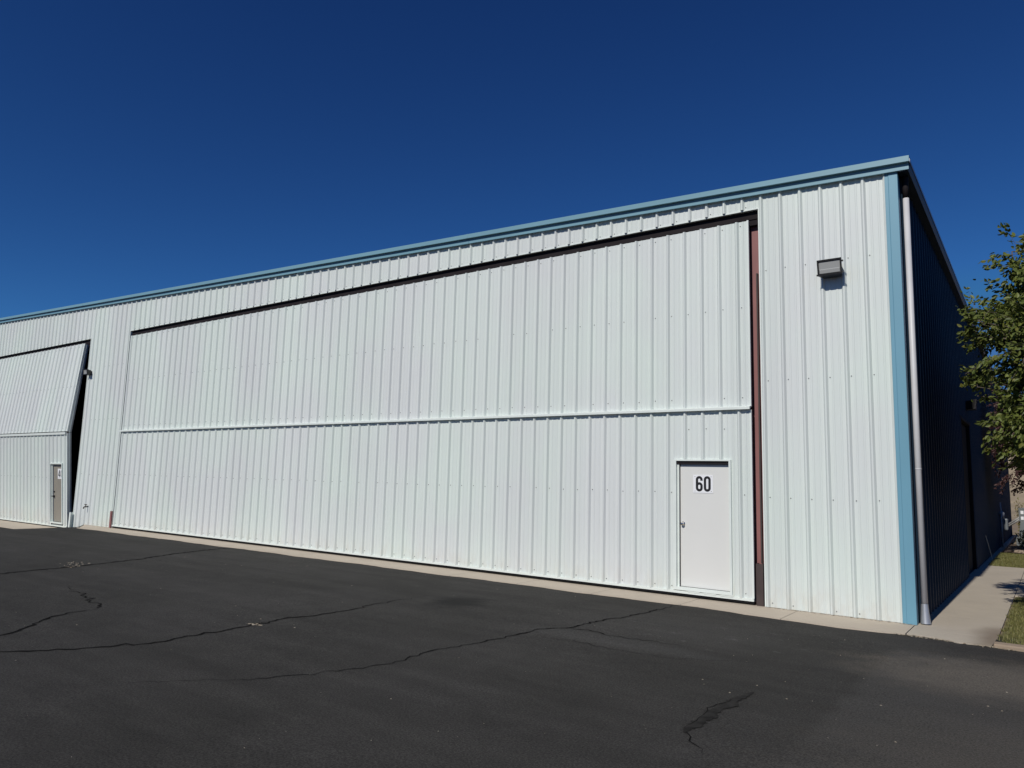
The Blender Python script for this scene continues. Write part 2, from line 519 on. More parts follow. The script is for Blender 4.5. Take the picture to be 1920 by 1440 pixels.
# --- rake trim: two stepped pale blue faces along the sloping front edge
k = MB()
prof_u = [(-0.140, -0.090), (-0.140, -0.006), (-0.132, 0.0), (0.02, 0.0), (0.02, -0.090)]
prof_l = [(-0.080, -0.188), (-0.080, -0.0905), (-0.001, -0.0905), (-0.001, -0.150), (-0.050, -0.188)]
joints = [0.18, -8.10, -16.9, -25.7, -34.5]
for a, b in zip(joints[:-1], joints[1:]):
    if b < RIDGE: b = RIDGE
    k.prism(prof_u, [lambda y, z, x=a - 0.003: (x, y, rake_top(x) + z), lambda y, z, x=b + 0.003: (x, y, rake_top(x) + z)])
    xr = min(a, 0.165)
    k.prism(prof_l, [lambda y, z, x=xr - 0.003: (x, y, rake_top(x) + z), lambda y, z, x=b + 0.003: (x, y, rake_top(x) + z)])
k.prism(prof_u, [lambda y, z: (-34.5, y, roof_top(-34.5) + z), lambda y, z: (RIDGE, y, roof_top(RIDGE) + z), lambda y, z: (WEST, y, roof_top(WEST) + z)])
k.prism(prof_l, [lambda y, z: (-34.5, y, roof_top(-34.5) + z), lambda y, z: (RIDGE, y, roof_top(RIDGE) + z), lambda y, z: (WEST, y, roof_top(WEST) + z)])
rk = k.build('rake_trim', M['blue_rake'], hangar)
for x in joints[1:-1]:
    k = MB()
    k.box(x - 0.014, x + 0.014, -0.1425, -0.133, -0.088, 0.0, 0, lambda a, b, c: (a, b, rake_top(a) + c))
    k.build('joint_strip', M['blue_rake'], rk)

# --- gutter along the side eave
g = MB()
prof_g = [(-0.165, 0.0), (0.0, 0.0), (0.003, -0.02), (-0.006, -0.025), (-0.008, -0.07), (-0.030, -0.12), (-0.15, -0.12), (-0.165, -0.10)]
ends = []
for y in (-0.07, 6.0, 12.0, 20.0, DEPTH):
    ends.append(lambda a, z, y=y: (eave_x(y) + a, y, eave_z(y) - 0.055 + z))
g.prism(prof_g, ends)
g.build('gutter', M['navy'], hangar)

# --- blue corner trim (front leg with a fold, side leg)
c = MB()
ct = rake_top(-0.08) - 0.15
prof_c = [(-0.168, -0.030), (-0.122, -0.030), (-0.112, -0.038), (0.001, -0.038), (0.006, -0.033), (0.006, 0.10), (-0.002, 0.10), (-0.002, -0.026), (-0.168, -0.022)]
c.prism(prof_c, [lambda x, y: (x, y, 0.004), lambda x, y: (x, y, ct)])
c.build('corner_trim', M['blue'], hangar)
c = MB()
c.box(-0.188, -0.170, -0.026, -0.004, 0.006, ct - 0.02)
c.build('closure_strip', M['white_trim'], hangar)

# --- downspout at the corner
p = MB()
p.tube([(0.078, 0.16, 6.079), (0.078, 0.16, 3.0), (0.080, 0.16, 0.24)], 0.041, 20)
p.tube([(0.079, 0.16, 2.10), (0.079, 0.16, 2.115)], 0.0425, 20)
ds = p.build('downspout', M['pipe_paint'], hangar, smooth=True)
p = MB()
p.tube([(0.080, 0.16, 0.27), (0.082, 0.152, 0.16), (0.088, 0.14, 0.008)], [0.045, 0.052, 0.066], 20, cap=False)
p.build('spout_foot', M['galv'], ds, smooth=True)
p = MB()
p.tube([(0.078, 0.16, 6.44), (0.078, 0.16, 6.08)], 0.042, 20)  # dark pipe piece paints the eave shadow over the downspout top
p.build('pipe_top_shade', M['header'], ds, smooth=True)

# --- door headers, column, guards
def header(x0, x1):
    h = MB()
    h.box(x0, x1, 0.060, 0.30, 6.06, 6.50)
    h.box(x0, x1, 0.045, 0.060, 6.155, 6.168)
    return h.build('door_header', M['header'], hangar)
header(D6L, D6R)
header(D4L, D4R)
c = MB()
c.box(-2.36, -1.90, 0.150, 0.170, 0.0, 6.06)          # front flange
c.box(-2.14, -2.12, 0.170, 0.40, 0.0, 6.06)
c.box(-2.36, -1.90, 0.40, 0.42, 0.0, 6.06)
col_o = c.build('steel_column', M['red'], hangar)
c = MB()
c.box(-2.122, -2.098, 0.090, 0.149, 0.63, 5.25)
c.build('guide_track', M['stub'], col_o)
c = MB()
c.box(-2.172, -2.062, 0.0, 0.012, 0.002, 0.63)
c.box(-2.172, -2.160, 0.012, 0.13, 0.002, 0.63)
c.box(-2.074, -2.062, 0.012, 0.13, 0.002, 0.63)
tag(c.build('guard_post', M['stub'], hangar), 'dark steel guard at the foot of the red column')
c = MB()
c.box(-22.47, -22.37, -0.050, -0.034, 0.004, 0.52)
c.box(-22.385, -22.37, -0.034, 0.0, 0.004, 0.52)
tag(c.build('guard_post', M['red'], hangar), 'short red steel guard beside the near door')
c = MB()
c.box(-25.10, -25.0, -0.12, -0.10, -0.235, 0.36)
c.box(-25.10, -25.08, -0.10, 0.0, -0.235, 0.36)
tag(c.build('guard_post', M['white_trim'], hangar), 'short white steel guard beside the open door')

# ------------------------------------------------------------------ near door (closed, 60)
XL, XR = -22.322, -2.200
HZ0, HZ1 = 3.014, 3.066
WX0, WX1, WZ0, WZ1 = -3.512, -2.535, 0.108, 2.220     # walk door frame outer
f = MB()
f.box(XR - 0.10, XR - 0.012, 0.004, 0.125, 0.06, 6.055)
f.box(XR - 0.012, XR - 0.006, 0.006, 0.12, 0.06, 6.055)
f.box(XL + 0.01, XL + 0.10, 0.004, 0.125, 0.06, 6.055)
f.box(XL + 0.10, XR - 0.10, 0.03, 0.13, 2.98, 3.12)
f.box(XL + 0.10, XR - 0.10, 0.03, 0.125, 5.95, 6.05)
f.box(XL + 0.10, XR - 0.10, 0.03, 0.13, 0.065, 0.16)
f.box(XL + 0.10, WX0 - 0.05, 0.06, 0.13, 1.62, 1.72)
door60 = f.build('hangar_door', M['dark'], hangar)
tag(door60, 'closed two leaf hangar door with small white door marked 60')
u = MB()
corr(u, XL, XR - 0.03, DOOR_PH, HZ1 - 0.01, 6.128, front)
for z in (3.215, 4.68, 6.05):
    screws(u, XL, XR, DOOR_PH, z, front, skip=0.08)
u.box(XR - 0.03, XR, -0.012, 0.03, HZ1, 6.135, 2)
u.build('upper_panel', [M['white'], M['screw'], M['white_trim']], door60)
l = MB()
corr(l, XL, WX0 + 0.01, DOOR_PH, 0.09, HZ0 + 0.02, front)
corr(l, WX0 + 0.01, WX1 - 0.01, DOOR_PH, WZ1 - 0.01, HZ0 + 0.02, front)
corr(l, WX1 - 0.01, XR - 0.03, DOOR_PH, 0.09, HZ0 + 0.02, front)
for z in (1.675, 0.16):
    screws(l, XL, WX0, DOOR_PH, z, front, skip=0.08)
    screws(l, WX1, XR, DOOR_PH, z, front)
screws(l, WX0, WX1, DOOR_PH, 2.72, front)
l.box(XR - 0.03, XR, -0.012, 0.03, 0.10, HZ0, 2)
l.box(XL, XR, -0.036, 0.02, 0.058, 0.098, 2)
l.build('lower_panel', [M['white'], M['screw'], M['white_trim']], door60)
h = MB()
h.prism([(-0.078, HZ0 + 0.004), (-0.078, HZ0 + 0.042), (-0.072, HZ0 + 0.047), (-0.002, HZ0 + 0.060), (-0.002, HZ0 + 0.03), (-0.060, HZ0 + 0.004)],
        [lambda y, z: (XL - 0.01, y, z), lambda y, z: (XR - 0.006, y, z)])
h.build('hinge_trim', M['white_trim'], door60)
b = MB()
b.box(XL, XR, 0.004, 0.06, 0.012, 0.0575)
b.box(XL, XR, -0.014, 0.004, 0.022, 0.052)
b.build('bottom_seal', M['dark'], door60)
# walk door in the lower leaf
fr = MB()
fr.box(WX0, WX0 + 0.052, -0.040, 0.091, WZ0, WZ1)
fr.box(WX1 - 0.034, WX1, -0.040, 0.091, WZ0, WZ1)
fr.box(WX0 + 0.052, WX1 - 0.034, -0.040, 0.091, WZ1 - 0.022, WZ1)
fr.box(WX0 + 0.052, WX1 - 0.034, -0.038, 0.091, WZ0, WZ0 + 0.05)
fr.box(WX0 - 0.012, WX1 + 0.012, -0.044, -0.041, WZ0 - 0.0, WZ0 + 0.02)
fr.box(WX0 + 0.0525, WX0 + 0.084, 0.008, 0.091, WZ0 + 0.05, WZ1 - 0.0725)
fr.box(WX0 + 0.052, WX1 - 0.034, 0.092, 0.105, WZ0 + 0.05, WZ1 - 0.045)
for q in range(3):
    xx = WX0 + 0.25 + q * 0.27
    fr.box(xx, xx + 0.20, -0.043, -0.0365, WZ0 - 0.022, WZ0 - 0.004)
fr.build('door_frame', M['white_trim'], door60)
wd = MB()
wd.box(WX0 + 0.052, WX1 - 0.034, -0.010, 0.090, WZ1 - 0.072, WZ1 - 0.0225)  # dark box stands in for the shadow under the frame head
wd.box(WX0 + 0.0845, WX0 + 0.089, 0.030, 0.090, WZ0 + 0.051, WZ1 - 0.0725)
wd.build('head_shade_and_seal', M['header'], door60)
wd = MB()
wd.box(WX0 + 0.092, WX1 - 0.037, 0.045, 0.085, WZ0 + 0.053, WZ1 - 0.076)
wd.build('walk_door', M['door_white'], door60, bevel=0.003)
kn = MB()
def knob(mb, x, z, y, m=0, s=1.0):
    mb.tube([(x, y, z), (x, y - 0.008 * s, z)], 0.033 * s, 18, m)
    mb.tube([(x, y - 0.008 * s, z), (x, y - 0.03 * s, z), (x, y - 0.036 * s, z), (x, y - 0.05 * s, z), (x, y - 0.062 * s, z), (x, y - 0.067 * s, z)],
            [0.012 * s, 0.012 * s, 0.022 * s, 0.029 * s, 0.024 * s, 0.010 * s], 18, m)
knob(kn, -3.372, 1.170, 0.045)
kn.build('door_knob', M['chrome'], door60, smooth=True)

# ------------------------------------------------------------------ number signs
def ring(mb, cx, cz, wv, hv, t, fn, d, m=0, n=14):
    """stadium shaped ring, stroke t"""
    def outline(inset):
        rr = wv / 2 - inset
        hh = hv / 2 - wv / 2
        pts = []
        for k in range(n + 1):
            a = math.pi * k / n
            pts.append((cx + rr * math.cos(a), cz + hh + rr * math.sin(a)))
        for k in range(n + 1):
            a = math.pi + math.pi * k / n
            pts.append((cx + rr * math.cos(a), cz - hh + rr * math.sin(a)))
        return pts
    o, i = outline(0), outline(t)
    k0 = len(mb.v)
    mb.v += [fn(x, z, d) for x, z in o] + [fn(x, z, d) for x, z in i]
    L = len(o)
    for k in range(L):
        k2 = (k + 1) % L
        mb.f.append((k0 + k, k0 + k2, k0 + L + k2, k0 + L + k)); mb.m.append(m)

def stroke(mb, pts, t, fn, d, m=0):
    P = [Vector((a, b)) for a, b in pts]
    L, Rr = [], []
    for k, p in enumerate(P):
        dv = (P[min(k + 1, len(P) - 1)] - P[max(k - 1, 0)]).normalized()
        nv = Vector((-dv.y, dv.x)) * t / 2
        L.append(p + nv); Rr.append(p - nv)
    for k in range(len(P) - 1):
        mb.poly([fn(*L[k], d), fn(*Rr[k], d), fn(*Rr[k + 1], d), fn(*L[k + 1], d)], m)

def digits(mb, text, cx, cz, hgt, wid, gap, t, fn):
    n = len(text)
    for i, ch in enumerate(text):
        x = cx + (i - (n - 1) / 2) * (wid + gap)
        if ch == '0':
            ring(mb, x, cz, wid, hgt, t, fn, 0.0)
        elif ch == '6':
            bh = hgt * 0.60
            ring(mb, x, cz - hgt / 2 + bh / 2, wid, bh, t, fn, 0.0)
            rr = wid / 2 - t / 2
            top = cz + hgt / 2 - wid / 2
            pts = [(x - rr, cz - hgt * 0.2), (x - rr, top)]
            for k in range(1, 15):
                a = math.pi - math.pi * k / 14
                pts.append((x + rr * math.cos(a), top + rr * math.sin(a)))
            pts.append((x + rr, top - hgt * 0.07))
            stroke(mb, pts, t, fn, 0.0006)
        elif ch == '4':
            stroke(mb, [(x + wid * 0.22, cz - hgt / 2), (x + wid * 0.22, cz + hgt / 2)], t, fn, 0.0)
            stroke(mb, [(x - wid / 2, cz - hgt * 0.2), (x + wid / 2, cz - hgt * 0.2)], t * 0.9, fn, 0.0006)
            stroke(mb, [(x + wid * 0.18, cz + hgt / 2 - t * 0.2), (x - wid * 0.40, cz - hgt * 0.2)], t * 0.9, fn, 0.0012)

pl = MB()
px0, px1, pz0, pz1 = -3.194, -2.858, 1.680, 1.972
pl.box(px0, px1, 0.039, 0.0435, pz0, pz1)
for a in (px0 + 0.03, px1 - 0.03):
    for bz in (pz0 + 0.028, pz1 - 0.028):
        pl.disc((a, 0.039, bz), (0, -1, 0), 0.006, 0.003, 8, 1)
sign60 = pl.build('number_sign', [M['plate'], M['screw']], None, loc=((px0 + px1) / 2, 0.0435, pz0))
tag(sign60, 'white plate reading 60 in bold black numerals on the white walk door', 'number sign', 'number signs on the walk doors')
nm = MB()
digits(nm, '60', (px0 + px1) / 2 + 0.004, (pz0 + pz1) / 2 + 0.002, 0.252, 0.118, 0.018, 0.041, lambda x, z, d: (x, 0.0382 - d, z))
nm.build('numerals', M['ink'], sign60)

# ------------------------------------------------------------------ far door (partly open, 40)
A = Vector((0, -0.06, 6.15)); Bq = Vector((0, -0.340, 3.04)); Cq = Vector((0, -0.020, -0.165))
def panel_fn(top, bot):
    d = (top - bot); Lp = d.length; up = d / Lp
    out = Vector((0, -up.z, up.y))          # outward (towards -Y)
    if out.y > 0: out = -out
    def fn(u, n, s):
        q = bot + up * s + out * n
        return (u, q.y, q.z)
    return fn, Lp
fu, LU = panel_fn(A, Bq)
fl, LL = panel_fn(Bq, Cq)
X4R, X4L = -25.36, -45.3
PH4 = -25.50
f = MB()
def fbox(mb, fn, x0, x1, n0, n1, s0, s1, m=0):
    mb.box(x0, x1, n0, n1, s0, s1, m, lambda a, n, s: fn(a, n, s))
for fn, L in ((fu, LU), (fl, LL)):
    fbox(f, fn, X4R - 0.06, X4R - 0.004, -0.13, -0.004, 0.02, L - 0.02, 0)
    fbox(f, fn, X4R - 0.004, X4R + 0.006, -0.085, -0.050, 0.0, L - 0.03, 1)
    fbox(f, fn, X4L, X4R - 0.06, -0.13, -0.03, 0.04, 0.14, 0)
    fbox(f, fn, X4L, X4R - 0.06, -0.13, -0.03, L - 0.14, L - 0.04, 0)
door40 = f.build('hangar_door', [M['grey_pipe'], M['white_trim']], hangar)
tag(door40, 'partly open bifold hangar door with tan walk door marked 40')
u = MB()
corr(u, X4L, X4R - 0.03, PH4, 0.03, LU, fu)
for z in (0.14, 1.6, LU - 0.1):
    screws(u, X4L, X4R, PH4, z, fu, skip=0.15)
fbox(u, fu, X4R - 0.03, X4R, -0.03, 0.012, 0.03, LU, 2)
u.build('upper_panel', [M['white'], M['screw'], M['white_trim']], door40)
T0, T1, TZ0, TZ1 = -26.62, -25.68, 0.10, 2.17         # tan walk door, along the lower leaf
l = MB()
corr(l, X4L, T0 + 0.01, PH4, 0.03, LL - 0.06, fl)
corr(l, T0 + 0.01, T1 - 0.01, PH4, TZ1 - 0.01, LL - 0.06, fl)
corr(l, T1 - 0.01, X4R - 0.03, PH4, 0.03, LL - 0.06, fl)
for z in (1.66, 0.12):
    screws(l, X4L, T0, PH4, z, fl, skip=0.15)
fbox(l, fl, X4R - 0.03, X4R, -0.03, 0.012, 0.04, LL - 0.05, 2)
fbox(l, fl, X4L, X4R, -0.02, 0.036, 0.0, 0.04, 2)
l.build('lower_panel', [M['white'], M['screw'], M['white_trim']], door40)
h = MB()
fbox(h, fl, X4L, X4R - 0.05, 0.0, 0.055, LL - 0.075, LL + 0.005)
h.build('hinge_trim', M['white_trim'], door40)
b = MB()
fbox(b, fl, X4L, X4R, -0.06, 0.010, -0.05, -0.001)
b.build('bottom_seal', M['dark'], door40)
fr = MB()
fbox(fr, fl, T0, T0 + 0.04, -0.07, 0.042, TZ0, TZ1)
fbox(fr, fl, T1 - 0.04, T1, -0.07, 0.042, TZ0, TZ1)
fbox(fr, fl, T0 + 0.04, T1 - 0.04, -0.07, 0.042, TZ1 - 0.04, TZ1)
fbox(fr, fl, T0 + 0.04, T1 - 0.04, -0.07, 0.042, TZ0, TZ0 + 0.04)
fbox(fr, fl, T0 + 0.04, T0 + 0.085, -0.07, -0.01, TZ0 + 0.04, TZ1 - 0.04)
fr.build('door_frame', M['white_trim'], door40)
wd = MB()
fbox(wd, fl, T0 + 0.10, T1 - 0.045, -0.085, -0.050, TZ0 + 0.05, TZ1 - 0.05)
wd.build('walk_door', M['door_tan'], door40)
kn = MB()
for zz, rr in ((1.02, 0.032),):
    c0 = Vector(fl(T0 + 0.17, -0.050, zz)); nv = Vector(fl(T0 + 0.17, 0.95, zz)) - c0
    kn.tube([c0, c0 + nv * 0.03, c0 + nv * 0.06], [rr, rr * 0.7, rr], 14)
c0 = Vector(fl(T0 + 0.17, 0.0, 1.02))
kn.tube([c0 + Vector((-0.12, 0, 0)), Vector(fl(T0 + 0.17, -0.002, 1.02))], 0.009, 8)
kn.build('door_handle', M['header'], door40)
kn = MB()
c0 = Vector(fl(T0 + 0.17, -0.050, 1.17)); nv = Vector(fl(T0 + 0.17, 0.95, 1.17)) - c0
kn.tube([c0, c0 + nv * 0.03], [0.026, 0.022], 14)
kn.build('deadbolt', M['header'], door40)
pl = MB()
S0, S1, SZ0, SZ1 = T0 + 0.42, T0 + 0.83, 1.62, 1.97
fbox(pl, fl, S0, S1, -0.0495, -0.044, SZ0, SZ1)
c0 = fl((S0 + S1) / 2, -0.0495, SZ0)
sign40 = pl.build('number_sign', [M['plate']], None, loc=c0)
tag(sign40, 'white plate reading 40 on the tan door of the open hangar door', 'number sign', 'number signs on the walk doors')
nm = MB()
digits(nm, '40', (S0 + S1) / 2, (SZ0 + SZ1) / 2, 0.25, 0.145, 0.035, 0.038, lambda x, z, d: fl(x, -0.0432 + d, z))
nm.build('numerals', M['ink'], sign40)

# ------------------------------------------------------------------ wall lamps
def wall_lamp(cx, cy, cz, rot, label, sc=1.0):
    """wall pack: flared black housing with a slanted ribbed lens; built facing -Y then turned"""
    e = empty('wall_lamp', (cx, cy, cz))
    e.rotation_euler = (0, 0, 0)
    ca, sa = math.cos(rot), math.sin(rot)
    def T(x, y, z):
        x, y, z = x * sc, y * sc, z * sc
        return (cx + x * ca - y * sa, cy + x * sa + y * ca, cz + z)
    hb = MB()
    W, Wb = 0.172, 0.120
    # side profile (y, z): back plate on the wall, flared hood forward
    fr_t, fr_b = (-0.245, 0.132), (-0.205, -0.100)
    v = [(-Wb, -0.046, 0.10), (Wb, -0.046, 0.10), (Wb, -0.046, -0.105), (-Wb, -0.046, -0.105),
         (-W, fr_t[0], fr_t[1]), (W, fr_t[0], fr_t[1]), (W, fr_b[0], fr_b[1]), (-W, fr_b[0], fr_b[1])]
    i = len(hb.v); hb.v += [T(*p) for p in v]
    for q in ((0, 4, 5, 1), (1, 5, 6, 2), (2, 6, 7, 3), (3, 7, 4, 0), (0, 1, 2, 3)):
        hb.f.append(tuple(i + k for k in q)); hb.m.append(0)
    # frame round the lens
    def lerp(a, bq, t): return a + (bq - a) * t
    def face(u_, t_):   # u -1..1, t 0 top .. 1 bottom
        return (u_ * W, lerp(fr_t[0], fr_b[0], t_), lerp(fr_t[1], fr_b[1], t_))
    def fq(u0, u1, t0, t1, push, m):
        a = [face(u0, t0), face(u1, t0), face(u1, t1), face(u0, t1)]
        hb.poly([T(p[0], p[1] - push, p[2]) for p in a], m)
    ub, tb = 0.87, 0.11
    for (u0, u1, t0, t1) in ((-1, 1, 0, tb), (-1, 1, 1 - tb * 0.9, 1), (-1, -ub, tb, 1 - tb * 0.9), (ub, 1, tb, 1 - tb * 0.9)):
        p0, p1 = 0.0, 0.018
        a = [face(u0, t0), face(u1, t0), face(u1, t1), face(u0, t1)]
        i = len(hb.v)
        hb.v += [T(*p) for p in a] + [T(p[0], p[1] - p1, p[2]) for p in a]
        for q in ((0, 1, 2, 3), (7, 6, 5, 4), (0, 4, 5, 1), (1, 5, 6, 2), (2, 6, 7, 3), (3, 7, 4, 0)):
            hb.f.append(tuple(i + k for k in q)); hb.m.append(0)
    # latches and hinge lugs
    for sx, sz in ((1, 0.095), (1, -0.075), (-1, -0.085)):
        x = sx * (W + 0.006)
        hb.box(-0.011, 0.011, -0.012, 0.012, -0.011, 0.011, 0, lambda a, bq, c_: T(x + a, -0.205 + bq, sz + c_))
    hb.box(-0.10, 0.10, -0.046, -0.001, -0.09, 0.08, 0, lambda a, bq, c_: T(a, bq, c_))
    o = hb.build('housing', M['black_metal'], e)
    ln = MB()
    t0, t1 = tb, 1 - tb * 0.9
    rows = [(t0, -0.004), (t0 + 0.03, 0.004), (t0 + 0.60 * (t1 - t0), 0.003), (t0 + 0.68 * (t1 - t0), 0.014), (t0 + 0.96 * (t1 - t0), 0.013), (t1, -0.004)]
    cols = [(-ub, 0.0), (-ub * 0.93, 1.0), (ub * 0.93, 1.0), (ub, 0.0)]
    i = len(ln.v)
    for t_, push in rows:
        for u_, k_ in cols:
            p_ = face(u_, t_)
            ln.v.append(T(p_[0], p_[1] - push * k_, p_[2]))
    for a_ in range(len(rows) - 1):
        for b_ in range(3):
            q = i + a_ * 4 + b_
            ln.f.append((q, q + 4, q + 5, q + 1)); ln.m.append(0)
    ln.build('lens', M['lens'], e)
    tag(e, label, 'lamp', 'wall lamps')
    return e
wall_lamp(-0.925, -0.0, 5.075, 0, 'black wall lamp on the white wall right of the closed door')
wall_lamp(-24.86, -0.0, 5.08, 0, 'black wall lamp beside the gap of the partly open door', 0.8)
wall_lamp(0.0, 8.75, 3.85, R(90), 'dark wall lamp above the doorway in the shaded side wall')

# ------------------------------------------------------------------ tap
t = MB()
t.tube([(-24.10, 0.0, 0.585), (-24.10, -0.10, 0.585), (-24.10, -0.125, 0.57), (-24.10, -0.135, 0.52)], 0.020, 10)
tap = t.build('outdoor_tap', M['stub'], None, loc=(-24.10, 0, 0.585))
tag(tap, 'small dark tap on the white wall between the two hangar doors', 'tap')
t = MB()
t.tube([(-24.10, -0.075, 0.60), (-24.10, -0.075, 0.65)], 0.010, 8)
t.tube([(-24.17, -0.075, 0.655), (-24.03, -0.075, 0.655)], 0.014, 8)
t.build('tap_handle', M['stub'], tap)

# ------------------------------------------------------------------ ground
def sstep(a):
    a = np.clip(a, 0, 1); return a * a * (3 - 2 * a)
def ground_dip(x, y):
    return -0.205 * sstep((-23.3 - x) / 1.9) * sstep((y + 11) / 8)
def grid(name, xs, ys, zf, mat):
    X, Y = np.meshgrid(xs, ys)
    Z = zf(X, Y)
    nx, ny = len(xs), len(ys)
    v = np.stack([X.ravel(), Y.ravel(), Z.ravel()], 1)
    idx = np.arange(nx * ny).reshape(ny, nx)
    fcs = np.stack([idx[:-1, :-1].ravel(), idx[:-1, 1:].ravel(), idx[1:, 1:].ravel(), idx[1:, :-1].ravel()], 1)
    me = bpy.data.meshes.new(name)
    me.from_pydata(v.tolist(), [], fcs.tolist())
    me.materials.append(mat)
    me.polygons.foreach_set('use_smooth', [True] * len(fcs))
    me.update()
    o = bpy.data.objects.new(name, me); COL.objects.link(o)
    return o
def undul(X, Y):
    return 0.006 * np.sin(X * 0.9 + 0.4 * Y) * np.sin(Y * 1.1 + 0.3 * X) * sstep((-Y - 1.2) / 1.5)
xs = np.concatenate([np.arange(-95, -28, 2.0), np.arange(-28, -20, 0.2), np.arange(-20, 8, 0.5), np.arange(8, 61, 3.0)])
ys = np.concatenate([np.arange(-70, -14, 3.0), np.arange(-14, 0.05, 0.25)])
asph_z = lambda X, Y: -0.014 + ground_dip(X, Y) + undul(X, Y)
asphalt = grid('asphalt', xs, ys, asph_z, M['asphalt'])
tag(asphalt, kind='structure')
ground = grid('ground', np.array([-900., -100, -30, 0, 40, 100, 900]), np.array([-900., -71, -2, 20, 60, 200, 1200]),
              lambda X, Y: -0.30 + 0 * X, M['soil'])
tag(ground, kind='structure')
# planted bed behind and to the right of the hangar
bed = grid('soil_bed', np.arange(0.3, 30, 0.4), np.arange(-0.6, 60, 0.4),
           lambda X, Y: -0.028 + 0.02 * np.sin(X * 3.1) * np.cos(Y * 2.3) * sstep((Y - 16) / 2) + 0.5 * sstep((Y - 21) / 14), M['soil'])
tag(bed, kind='structure')
mulch = grid('mulch_bed', np.arange(0.25, 8, 0.15), np.arange(16.1, 20.6, 0.15),
             lambda X, Y: 0.012 + 0.03 * np.sin(X * 9.1 + Y * 3) * np.cos(Y * 8.3 - X * 2), M['mulch'])
tag(mulch, kind='structure')
hx = np.arange(-60, 260, 4.0); hy = np.arange(58, 330, 6.0)
hill = grid('hill', hx, hy, lambda X, Y: -0.5 + 17 * sstep((Y - 58) / 120) + 1.6 * np.sin(X * 0.09) * np.cos(Y * 0.07) * sstep((Y - 60) / 30), M['hill'])
tag(hill, kind='structure')

# apron slabs, sidewalk slabs and curb
def slab(mb, pts, z0, z1):
    n = len(pts)
    i = len(mb.v)
    mb.v += [(x, y, z1) for x, y in pts] + [(x, y, z0) for x, y in pts]
    mb.f.append(tuple(range(i, i + n))); mb.m.append(0)
    for k in range(n):
        k2 = (k + 1) % n
        mb.f.append((i + k2, i + k, i + n + k, i + n + k2)); mb.m.append(0)
a = MB()
x = -0.024
def edge_y(xx):
    return -0.77 + 0.03 * math.sin(xx * 1.7) + 0.022 * math.sin(xx * 4.3 + 1) + 0.012 * math.sin(xx * 11 + 2) - (0.13 * math.exp(-((xx + 1.0) / 1.2) ** 2))
while x > -22.4:
    x2 = x - 1.53
    fr_ = [(q, edge_y(q)) for q in np.linspace(x2 + 0.004, x - 0.004, 7)]
    slab(a, fr_ + [(x - 0.004, 0.30), (x2 + 0.004, 0.30)], -0.12, 0.0)
    x = x2
slab(a, [(-24.25, 0.0), (-23.9, -0.16), (-23.4, -0.46), (-22.98, -0.68), (x - 0.004, edge_y(x)), (x - 0.004, 0.30), (-24.25, 0.30)], -0.25, 0.0)
a.build('concrete_apron', M['apron'])
tag(bpy.data.objects['concrete_apron'], kind='structure')
a = MB()
slab(a, [(-60, -1.27), (-24.05, -1.30), (-24.55, -0.62), (-25.35, 0.0), (-25.35, 0.34), (-60, 0.34)], -0.4, -0.203)
o = a.build('concrete_apron', M['apron']); tag(o, kind='structure')
a = MB()
ycuts = [-0.86, -0.30, 1.25, 2.8, 4.35, 5.9, 7.45, 9.0, 10.85]
for y0, y1 in zip(ycuts[:-1], ycuts[1:]):
    if y0 < -0.5:
        slab(a, [(-0.016, -0.78), (0.30, -0.80), (0.55, -0.93), (0.90, -0.90), (0.925, y1 - 0.004), (-0.016, y1 - 0.004)], -0.1, 0.0)
    else:
        slab(a, [(-0.016, y0 + 0.004), (0.93, y0 + 0.004), (0.93, y1 - 0.004), (-0.016, y1 - 0.004)], -0.1, 0.0)
for x0 in (0.938, 2.5, 4.06):
    slab(a, [(x0, 4.66), (x0 + 1.55, 4.66), (x0 + 1.55, 10.75), (x0, 10.80)], -0.1, -0.002)
slab(a, [(-0.016, 10.858), (0.14, 10.858), (0.14, DEPTH), (-0.016, DEPTH)], -0.1, -0.004)
o = a.build('sidewalk', M['walk']); tag(o, kind='structure')
a = MB()
for x0 in (0.92, 3.4, 5.9):
    slab(a, [(x0, -0.93), (x0 + 1.2, -0.95), (x0 + 2.46, -0.96), (x0 + 2.46, -0.76), (x0, -0.74)], -0.1, 0.035)
o = a.build('curb', M['curb'], bevel=0.015); tag(o, kind='structure')

